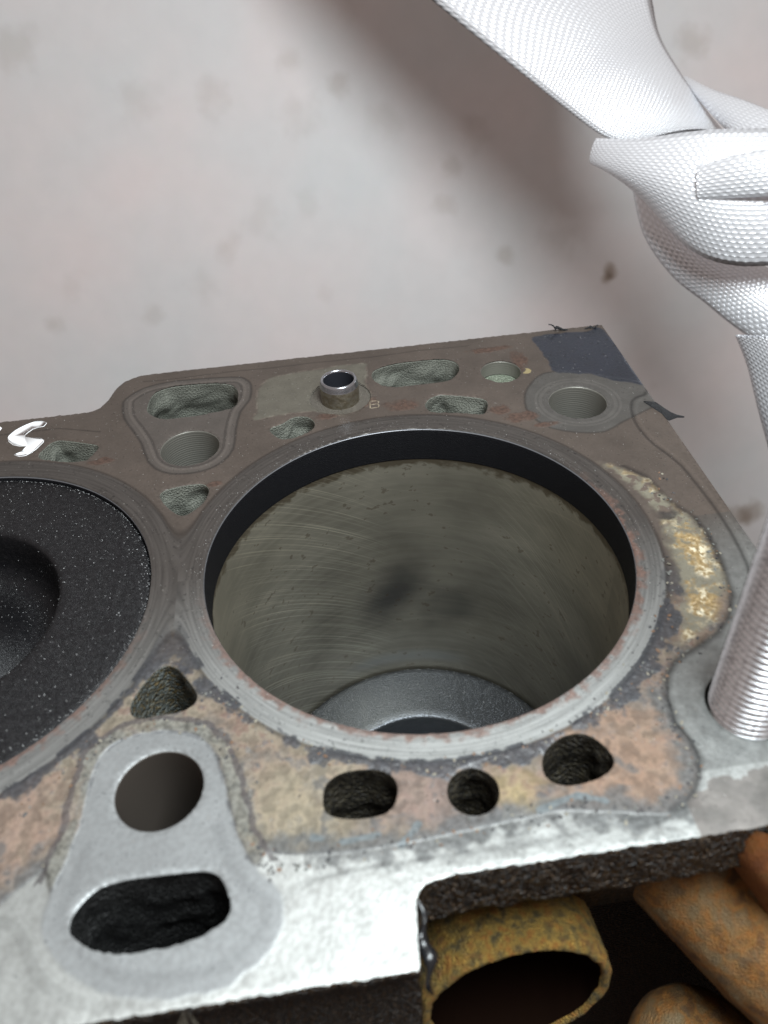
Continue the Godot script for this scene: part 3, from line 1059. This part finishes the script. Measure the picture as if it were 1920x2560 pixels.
func build_marks(block: Node3D) -> void:
	var white := mat(lin(.93, .93, .94), 0.6)
	var five := pts([-79.4, -59.5, -80.5, -60.5, -82, -61, -83.4, -60.4, -85, -59.5, -86.5, -58, -87.6, -56.3, -87.7, -55.1, -87.1, -53.4, -85.8, -51.8, -84.2, -51, -82.6, -50.7, -83.4, -48.8, -84.3, -48.3, -84.8, -47.8])
	five.append_array(pts([-83.4, -46.8, -82, -46.9, -81, -47.7, -80, -49, -79.4, -50.3, -78.8, -51.6, -78.9, -52.4, -79.8, -53.4, -82.2, -54, -83.5, -54.6, -83.8, -55.1, -83.3, -56.1, -82.3, -57.5, -81.1, -58, -79.9, -58.1]))
	var o := obj("paint_mark", slab(five, 0.004, 0.06), white, block)
	o.set_meta("label", "hand-painted white figure 5")
	o = obj("paint_mark", slab(pts([-92.6, -60.6, -91.2, -60.9, -90.4, -60.1, -89.9, -59.5, -90.1, -58.6, -90.6, -58.3, -92.4, -58.6]), 0.004, 0.06), white, block)
	o.set_meta("label", "tip of another white painted figure")
	# the small letter by the dowel, scratched bright
	var bright := mat(lin(.27, .22, .16), 0.5, 0.3)
	var st := SurfaceTool.new()
	st.begin(Mesh.PRIMITIVE_TRIANGLES)
	var strokes := [[-2.7, -53.1, -2.95, -50.1], [-2.7, -53.1, -1.0, -52.9], [-1.0, -52.9, -0.55, -52.3], [-0.55, -52.3, -1.1, -51.6], [-1.1, -51.6, -2.6, -51.6], [-1.1, -51.6, -0.7, -50.8], [-0.7, -50.8, -1.1, -50.1], [-1.1, -50.1, -2.95, -50.1]]
	for s in strokes:
		var a := Vector2(s[0], s[1])
		var b := Vector2(s[2], s[3])
		var t := (b - a).normalized()
		var nn := Vector2(-t.y, t.x) * 0.13
		var e := t * 0.1
		var q := [a - e + nn, b + e + nn, b + e - nn, a - e - nn]
		for id in [0, 1, 2, 0, 2, 3]:
			st.add_vertex(Vector3(q[id].x, 0.035, q[id].y) * MM)
		for k in 4:
			var c: Vector2 = q[k]
			var d: Vector2 = q[(k + 1) % 4]
			for v in [Vector3(c.x, 0.0, c.y), Vector3(d.x, 0.0, d.y), Vector3(c.x, 0.035, c.y), Vector3(d.x, 0.0, d.y), Vector3(d.x, 0.035, d.y), Vector3(c.x, 0.035, c.y)]:
				st.add_vertex(v * MM)
	st.generate_normals()
	o = obj("letter_mark", st.commit(), bright, block)
	o.set_meta("label", "small bright letter B beside the dowel")


# -------------------------------------------------------------------- pistons
func build_pistons() -> void:
	var crown_tex := ramp_tex(91, 0.02, 5, PackedColorArray([lin(.0045, .0045, .0052), lin(.006, .0058, .0068), lin(.011, .0105, .0115)]), PackedFloat32Array([0.3, 0.5, 0.8]))
	var black := mat(Color.WHITE, 0.40, 0.0, noise_fine, 0.012, 60.0)
	black.albedo_texture = crown_tex
	black.metallic_specular = 0.4
	var wet := mat(lin(.085, .09, .098), 0.33, 0.75, noise_fine, 0.010, 36.0)
	for k in 2:
		var x := LEFT_X if k == 0 else 0.0
		var y := -0.9 if k == 0 else -86.0
		var t := thing("piston", "soot-black piston with bowl crown level with the deck in left bore" if k == 0 else "grey oily piston crown deep at the bottom of the open empty bore", "piston", Vector3(x, y, 0) * MM)
		var prof := PackedVector2Array([Vector2(40.28, -6.0), Vector2(40.28, -1.0), Vector2(40.1, -0.35), Vector2(39.6, -0.03), Vector2(38.5, 0.0), Vector2(34.0, 0.03), Vector2(30.0, 0.0)])
		prof.append_array(PackedVector2Array([Vector2(26.0, -0.05), Vector2(24.0, -0.1), Vector2(23.3, -0.35), Vector2(22.95, -1.0), Vector2(22.7, -2.5), Vector2(22.5, -5.0), Vector2(22.4, -8.0), Vector2(21.6, -10.6), Vector2(19.4, -12.6), Vector2(16.5, -13.0), Vector2(13.5, -12.0), Vector2(10.5, -9.8), Vector2(7.5, -7.4), Vector2(4.5, -5.6), Vector2(2.0, -4.8), Vector2(0.05, -4.6)]))
		if k == 1:
			for i in prof.size():
				if prof[i].x < 24.0 and prof[i].x > 22.5:
					prof[i].y -= 0.4
		obj("crown", lathe(prof, 128), black if k == 0 else wet, t)
		var skirt := PackedVector2Array([Vector2(40.28, -6.0), Vector2(39.3, -6.2), Vector2(39.3, -8.0), Vector2(40.28, -8.2), Vector2(40.28, -13.0), Vector2(39.3, -13.2), Vector2(39.3, -15.0), Vector2(40.28, -15.2), Vector2(40.2, -55.0), Vector2(0.1, -55.0)])
		obj("skirt", lathe(skirt, 96), mat(lin(.35, .35, .36), 0.4, 0.8), t)
		# crumbs of soot on the crown
		var noise_here := FastNoiseLite.new()
		noise_here.seed = 92
		noise_here.frequency = 0.02
		var grain := SphereMesh.new()
		grain.radius = 0.00007
		grain.height = 0.00013
		grain.radial_segments = 6
		grain.rings = 3
		var mm := MultiMesh.new()
		mm.transform_format = MultiMesh.TRANSFORM_3D
		mm.use_colors = true
		mm.mesh = grain
		mm.instance_count = 7500 if k == 0 else 1500
		for i in mm.instance_count:
			var ang0 := rng.randf() * TAU
			var r := sqrt(rng.randf()) * 40.0
			if i % 4 == 0:
				r = 40.2 - absf(rng.randfn(0.0, 0.8))
			elif k == 0 and noise_here.get_noise_2d(cos(ang0) * r * 2.0, sin(ang0) * r * 2.0) < rng.randf_range(-0.6, 0.25):
				r = -1.0 if i % 3 == 0 else r
			if k == 1 and r < 24.0:
				r = 40.2 - absf(rng.randfn(0.0, 0.6))
			var a := ang0
			if r < 0.0:
				r = 39.9
			var yy := 0.04
			for q in prof.size() - 1:
				if prof[q].x >= r and prof[q + 1].x <= r:
					yy = lerpf(prof[q].y, prof[q + 1].y, (prof[q].x - r) / maxf(prof[q].x - prof[q + 1].x, 0.001))
			var s := rng.randf_range(0.35, 1.2) * (1.0 if k == 0 else 1.3)
			mm.set_instance_transform(i, Transform3D(Basis.from_euler(Vector3(rng.randf(), rng.randf(), rng.randf()) * 6.0).scaled(Vector3(s, s * 0.8, s * 1.2)), Vector3(cos(a) * r, yy + 0.05, sin(a) * r) * MM))
			var g := rng.randf() ** 4.0 * 0.8 + 0.03
			mm.set_instance_color(i, Color(g, g, g))
		var gm := mat(Color.WHITE, 0.3, 0.2)
		gm.vertex_color_use_as_albedo = true
		var mi := MultiMeshInstance3D.new()
		mi.name = "soot_grains"
		mi.multimesh = mm
		mi.material_override = gm
		mi.set_meta("kind", "stuff")
		t.add_child(mi)


# -------------------------------------------------------------------- dowel and rod
func build_dowel() -> void:
	var t := thing("locating_dowel", "hollow steel locating dowel standing on the deck behind the open bore", "dowel", Vector3(-9.5, 0, -56.6) * MM)
	var steel := mat(lin(.30, .275, .225), 0.38, 0.85, noise_soft, 0.02, 60.0)
	steel.albedo_texture = ramp_tex(95, 0.02, 4, PackedColorArray([lin(.70, .64, .54), lin(.88, .86, .82), lin(1, 1, 1)]), PackedFloat32Array([0.25, 0.5, 0.8]))
	obj("sleeve", lathe(PackedVector2Array([Vector2(4.62, -2.0), Vector2(4.66, 0.2), Vector2(4.66, 3.4)]), 72), steel, t)
	var rim := mat(lin(.42, .43, .46), 0.22, 0.95)
	obj("rim", lathe(PackedVector2Array([Vector2(4.66, 3.4), Vector2(4.55, 3.75), Vector2(4.35, 4.6), Vector2(4.2, 4.95), Vector2(3.95, 5.05), Vector2(3.7, 4.95), Vector2(3.6, 4.6)]), 72), rim, t)
	obj("bore", lathe(PackedVector2Array([Vector2(3.6, 4.6), Vector2(3.55, 2.0), Vector2(3.5, -8.0), Vector2(0.05, -8.0)]), 60), mat(lin(.035, .036, .045), 0.4, 0.5), t)


func build_rod() -> void:
	var t := thing("threaded_rod", "bright steel threaded rod screwed into the deck at right front corner", "threaded rod", Vector3(45.1, 0, 43.0) * MM)
	var rings := []
	var pitch := 1.25
	var shape := [0.0, 0.22, 0.5, 0.78, 1.0, 0.78, 0.5, 0.22]
	var n := 56
	var steps := int(96.0 / pitch * 8)
	for j in steps:
		var y := -14.0 + j * pitch / 8.0
		var ring := PackedVector3Array()
		for k in n:
			var ph := fposmod(j / 8.0 + k / float(n), 1.0) * 8.0
			var i := int(ph)
			var s := lerpf(shape[i % 8], shape[(i + 1) % 8], ph - i)
			var r := 5.22 + 0.86 * s
			var a := TAU * k / n
			ring.append(Vector3(cos(a) * r, y, sin(a) * r) * MM)
		rings.append(ring)
	var steel := mat(lin(.82, .84, .87), 0.27, 1.0, noise_soft, 0.002, 50.0)
	steel.albedo_texture = ramp_tex(97, 0.03, 5, PackedColorArray([lin(.42, .42, .42), lin(.9, .9, .9), lin(1, 1, 1)]), PackedFloat32Array([0.22, 0.36, 0.6]))
	obj("thread", loft(rings, true), steel, t)
	var end := lathe(PackedVector2Array([Vector2(5.6, 81.6), Vector2(5.0, 82.4), Vector2(0.05, 82.4)]), 56)
	obj("end_face", end, mat(lin(.5, .5, .5), 0.4, 0.8), t)


# -------------------------------------------------------------------- strap
func p3(a: Array) -> PackedVector3Array:
	var p := PackedVector3Array()
	for i in range(0, a.size(), 3):
		p.append(Vector3(a[i], a[i + 1], a[i + 2]))
	return p


func ribbon(l: PackedVector3Array, r: PackedVector3Array, bulge: float, thick: float, lift := 0.0) -> ArrayMesh:
	var n := 60
	var la := smooth_line(l, n)
	var ra := smooth_line(r, n)
	var eye := Vector3(-16.1, 109.4, 113.2)
	var m := 20
	var rings := []
	var run := 0.0
	var lens := PackedFloat32Array()
	for j in n:
		if j > 0:
			run += (la[j].lerp(ra[j], 0.5)).distance_to(la[j - 1].lerp(ra[j - 1], 0.5))
		lens.append(run)
		var i0 := maxi(j - 1, 0)
		var i1 := mini(j + 1, n - 1)
		var along := (la[i1].lerp(ra[i1], 0.5) - la[i0].lerp(ra[i0], 0.5)).normalized()
		var across := (ra[j] - la[j]).normalized()
		var nn := across.cross(along).normalized()
		if nn.dot(eye - la[j]) < 0.0:
			nn = -nn
		var ring := PackedVector3Array()
		for k in m + 1:
			var t := k / float(m)
			var e := minf(1.0, minf(t, 1.0 - t) * 8.0)
			ring.append((la[j].lerp(ra[j], t) + nn * (bulge * sin(PI * t) + lift + thick * 0.5 * sqrt(e))) * MM)
		for k in range(m - 1, 0, -1):
			var t := k / float(m)
			var e := minf(1.0, minf(t, 1.0 - t) * 8.0)
			ring.append((la[j].lerp(ra[j], t) + nn * (bulge * sin(PI * t) + lift - thick * 0.5 * sqrt(e))) * MM)
		rings.append(ring)
	var wide := la[n / 2].distance_to(ra[n / 2])
	return loft(rings, true, roundf(wide * 2.0 / 2.2), roundf(run / 2.1))


func build_strap() -> void:
	var t := thing("lifting_strap", "silver woven lifting strap tied in a knot above the corner of the engine block", "strap")
	var side := 128
	var im := Image.create_empty(side, side, false, Image.FORMAT_RF)
	var cl := Image.create_empty(side, side, false, Image.FORMAT_RGB8)
	var fn := FastNoiseLite.new()
	fn.seed = 5
	fn.frequency = 0.3
	for j in side:
		for i in side:
			var u := i / float(side) * 2.0
			var v := j / float(side)
			var fu := fposmod(u, 1.0) * 2.0 - 1.0
			var a := sqrt(maxf(0.0, 1.0 - fu * fu)) * (0.62 + 0.38 * cos(TAU * (v + (0.5 if int(u) == 1 else 0.0))))
			a += 0.06 * fn.get_noise_2d(i * 3.0, j * 0.5)
			im.set_pixel(i, j, Color(a, a, a))
			var c := 0.90 + 0.09 * clampf(a, 0, 1)
			cl.set_pixel(i, j, Color(c, c, c * 1.01))
	var m := uv_mat(lin(.93, .93, .94), 0.27, 0.4)
	m.albedo_texture = ImageTexture.create_from_image(cl)
	m.heightmap_enabled = true
	m.heightmap_texture = ImageTexture.create_from_image(im)
	m.heightmap_scale = 0.021
	obj("upper_band", ribbon(p3([-20, 107, -250, 24.2, 69.5, -204.2, 37.5, 58.2, -191.8, 62.3, 39.8, -171.2, 73.1, 32, -159, 82.8, 25.6, -148.9, 90.8, 22.6, -144.7]), p3([112, 100, -245, 111.3, 64, -203.1, 111.6, 53.1, -191.8, 111.4, 44.6, -180.6, 114.4, 36.6, -167.7, 121.1, 26.8, -156.8, 128, 19.4, -150.7]), 5.504, 1.71), m, t)
	obj("knot_wrap", ribbon(p3([78.8, 27, -141.2, 87.6, 29.8, -129, 101.6, 33.7, -118.7, 115.4, 34.4, -114, 132.5, 33.8, -111.1]), p3([84.8, 21, -141.7, 90.6, 12.5, -126.3, 99.4, 3.2, -110.2, 111.1, 0.9, -99.9, 132, 3.5, -93.1]), 5.16, 1.71), m, t)
	obj("loop_band", ribbon(p3([117.9, 34.5, -170.4, 120.7, 33.7, -156.5, 125.4, 33.3, -143.9, 132.3, 31.4, -131.6, 140.6, 28.7, -122.7]), p3([118.1, 31.6, -164.6, 119.6, 27, -147.6, 121.2, 24.7, -130.7, 127.8, 23.3, -118.4, 136.8, 21.3, -111.7]), 1.72, 1.52), m, t)
	obj("lower_band", ribbon(p3([95.3, 8.3, -147.5, 97.1, -3.6, -136.7, 104, -13.4, -126.1, 111.7, -18.7, -116.5, 119.9, -24.5, -108.3, 131.6, -30.9, -96.6, 141.8, -36, -88.5]), p3([107.6, 4.8, -143, 114.7, -3.1, -130.8, 120.2, -5, -121.5, 126.2, -6.5, -114.4, 131, -7.9, -107.8, 138.4, -11.8, -100.5, 146.7, -17.4, -93.9]), 3.44, 1.71), m, t)
	obj("hanging_end", ribbon(p3([109.6, -16.5, -91, 113.8, -25.4, -87.5, 118.1, -37.7, -83.5, 124.4, -54.4, -78.9, 130.3, -74, -73.4]), p3([121.4, -11.7, -81.4, 127.7, -21, -75.8, 133.5, -31.3, -71.7, 140, -43.6, -67.4, 147.6, -62.6, -60.7]), 1.72, 1.71), m, t)
	obj("folded_band", ribbon(p3([98.3, 26.5, -111.6, 106.3, 31, -105.1, 115.7, 33.2, -100.4, 124.9, 34.2, -97.5]), p3([98.5, 18.2, -108.2, 107.3, 20.3, -101.7, 116.3, 22.1, -95.7, 125.7, 22.4, -92.4]), 1.032, 1.33), m, t)


# -------------------------------------------------------------------- small loose things
func build_flakes() -> void:
	var black := mat(lin(.014, .015, .017), 0.5, 0.0, noise_fine, 0.05, 60.0)
	var o := obj("gasket_flake", slab(pts([59.6, -39.8, 62.2, -38.9, 63.2, -36.2, 64.0, -34.3, 64.9, -33.1, 66.2, -32.2, 66.1, -31.9, 64.6, -32.2, 63.4, -31.8, 62.3, -31.4, 62.0, -32.2, 61.9, -34.3]), 0.02, 0.3), black)
	tag(o, "black pointed flake of old gasket sticking out over the right deck edge", "gasket flake")
	var curl := []
	for k in 14:
		var s := k / 13.0
		var ring := PackedVector3Array()
		for i in 6:
			var a := TAU * i / 6.0
			var c := Vector3(47.6 + 4.6 * s + 0.4 * sin(s * 9.0), 0.35 + 1.5 * (1.0 - s) ** 2.0 + 0.25 * sin(s * 14.0), -76.8 + 1.3 * s + 0.5 * sin(s * 7.0))
			ring.append((c + Vector3(0.1, cos(a), sin(a)) * (0.42 * sin(PI * clampf(s, 0.06, 0.94)) + 0.08)) * MM)
		curl.append(ring)
	o = obj("gasket_curl", loft(curl, true), black)
	tag(o, "tiny black curl of gasket residue on the rear deck edge", "gasket flake")
	var bead := []
	for k in 10:
		var s := k / 9.0
		var ring := PackedVector3Array()
		for i in 6:
			var a := TAU * i / 6.0
			ring.append((Vector3(57.0 + 4.0 * s, 0.3 + 0.2 * sin(s * 8.0), -75.3 - 0.6 * s + 0.3 * sin(s * 11.0)) + Vector3(0, cos(a), sin(a)) * (0.45 * sin(PI * clampf(s, 0.05, 0.95)) * (0.7 + 0.3 * sin(s * 17.0)) + 0.05)) * MM)
		bead.append(ring)
	o = obj("gasket_crumb", loft(bead, true), black)
	tag(o, "black crumb of gasket residue at the far corner of the deck", "gasket flake")


func cord(path: PackedVector3Array, r: float, n: int, sides: int, wob: float) -> Array:
	var p := smooth_line(path, n)
	var rings := []
	for k in n:
		var s := k / float(n - 1)
		var along := (p[mini(k + 1, n - 1)] - p[maxi(k - 1, 0)]).normalized()
		var u := along.cross(Vector3(0.3, 0.2, 0.93)).normalized()
		var w := u.cross(along)
		var rr := r * (1.0 + wob * sin(s * 19.0) * sin(s * 7.0)) * sin(PI * clampf(s, 0.06, 0.94)) + r * 0.1
		var ring := PackedVector3Array()
		for i in sides:
			var a := TAU * i / sides
			ring.append((p[k] + (u * cos(a) + w * sin(a) * (1.0 - 0.5 * minf(wob, 1.0))) * rr) * MM)
		rings.append(ring)
	return rings


func build_scraps() -> void:
	var o := obj("sealant_scrap", loft(cord(p3([-10.6, -0.8, 64.6, -9.9, -1.8, 66.6, -10.7, -2.4, 69.0, -10.0, -3.0, 71.4, -10.8, -4.5, 73.6, -10.2, -7.0, 74.0]), 0.75, 24, 8, 0.6), true), mat(lin(.008, .008, .009), 0.22))
	tag(o, "glossy black scrap of sealant clinging to the corner of the notch in the front edge", "sealant scrap")
	var t := thing("fibre_tuft", "small tuft of pale fibres caught on the front deck edge below the big oil slot", "fibre tuft", Vector3(-40.5, -0.6, 73.6) * MM)
	var m := mat(lin(.11, .095, .07), 0.8)
	for k in 7:
		var x := rng.randf_range(-1.2, 1.2)
		var q := p3([x * 0.3, 0.0, 0.0, x * 0.8 + rng.randf_range(-0.6, 0.6), -0.8, 0.8, x * 1.4 + rng.randf_range(-0.8, 0.8), -1.4 + rng.randf_range(-0.4, 0.4), 1.8, x * 1.8 + rng.randf_range(-1.0, 1.0), -2.2, 2.6 + rng.randf()])
		obj("fibre", loft(cord(q, 0.032, 10, 5, 0.1), true), m, t)


func build_dust() -> void:
	# fine pale dust and lint over the deck
	var grain := SphereMesh.new()
	grain.radius = 0.00007
	grain.height = 0.00014
	grain.radial_segments = 6
	grain.rings = 3
	var mm := MultiMesh.new()
	mm.transform_format = MultiMesh.TRANSFORM_3D
	mm.use_colors = true
	mm.mesh = grain
	var where := []
	while where.size() < 2300:
		var p := Vector2(rng.randf_range(-96, 61), rng.randf_range(-76, 72))
		if where.size() % 3 == 0:
			var a := rng.randf() * TAU
			p = Vector2(cos(a), sin(a)) * (BORE + 0.3 + absf(rng.randfn(0.0, 1.5)))
		if deck_f(p) > 0.25:
			where.append(p)
	mm.instance_count = where.size()
	for i in where.size():
		var s := rng.randf_range(0.35, 1.15)
		var long := 1.0 if i % 14 else rng.randf_range(3.0, 9.0)
		if long > 1.0:
			s *= 0.5
		var b := Basis(Vector3.UP, rng.randf() * TAU) * Basis.from_scale(Vector3(s * long, s * 0.7, s))
		mm.set_instance_transform(i, Transform3D(b, Vector3(where[i].x, 0.05, where[i].y) * MM))
		var g := rng.randf() ** 2.0 * 0.5 + 0.06
		if i % 3 == 2:
			g = 0.015
		mm.set_instance_color(i, Color(g, g * 0.97, g * 0.92))
	var m := mat(Color.WHITE, 0.5)
	m.vertex_color_use_as_albedo = true
	var o := MultiMeshInstance3D.new()
	o.name = "metal_dust"
	o.multimesh = mm
	o.material_override = m
	tag(o, "fine pale dust and lint specks scattered over the machined deck", "dust", "", "stuff")
	add_child(o)
	# crumbs of scale and old gasket along the prints
	var chip := SphereMesh.new()
	chip.radius = 0.0005
	chip.height = 0.00055
	chip.radial_segments = 6
	chip.rings = 2
	var cm := MultiMesh.new()
	cm.transform_format = MultiMesh.TRANSFORM_3D
	cm.use_colors = true
	cm.mesh = chip
	var line := smooth_loop(pts([-57.6, 40, -56.4, 35, -52, 31.6, -45.9, 31.2, -39.2, 33.4, -35.4, 38.8, -34, 46, -32.4, 52.4, -29.6, 57.2, -27, 58.2, -18, 57.5, -8, 57.2, 4, 56.5, 14, 55.6, 22, 57.4, 28, 57, 32, 53, 33, 47, 32, 43, 33, 38, 36, 33.4, 40, 31, 47, 28, 51, 23, 53.5, 16, 54.6, 8, 53.8, -1, 51, -8, 46, -17]), 6)
	var at := []
	while at.size() < 620:
		var p: Vector2 = line[rng.randi() % (line.size() - 8)] + Vector2(rng.randfn(0.0, 0.9), rng.randfn(0.0, 0.9))
		if at.size() % 3 == 0:
			var a := rng.randf_range(0.2, 2.6)
			p = Vector2(cos(a), sin(a)) * (BORE + 5.6 + rng.randfn(0.0, 1.1))
		elif at.size() % 11 == 0:
			p = Vector2(rng.randf_range(-66, 31), rng.randf_range(44, 56))
		if deck_f(p) > 0.4 and not (p.x > -57.0 and p.x < -33.0 and p.y > 40.0):
			at.append(p)
	cm.instance_count = at.size()
	for i in at.size():
		var s := rng.randf_range(0.15, 0.55) * (1.7 if i % 17 == 0 else 1.0)
		var b := Basis.from_euler(Vector3(rng.randf_range(-0.5, 0.5), rng.randf() * TAU, rng.randf_range(-0.5, 0.5))) * Basis.from_scale(Vector3(s * rng.randf_range(0.8, 2.2), s * rng.randf_range(0.35, 0.8), s))
		cm.set_instance_transform(i, Transform3D(b, Vector3(at[i].x, 0.06, at[i].y) * MM))
		var tones := [Color(.035, .034, .036), Color(.12, .12, .11), Color(.20, .18, .14), Color(.15, .085, .05), Color(.045, .04, .04)]
		cm.set_instance_color(i, tones[rng.randi() % 5])
	var cmat := mat(Color.WHITE, 0.7)
	cmat.vertex_color_use_as_albedo = true
	var co := MultiMeshInstance3D.new()
	co.name = "gasket_crumbs"
	co.multimesh = cm
	co.material_override = cmat
	tag(co, "dark and tan crumbs of scale and old gasket along the gasket prints", "crumbs", "", "stuff")
	add_child(co)
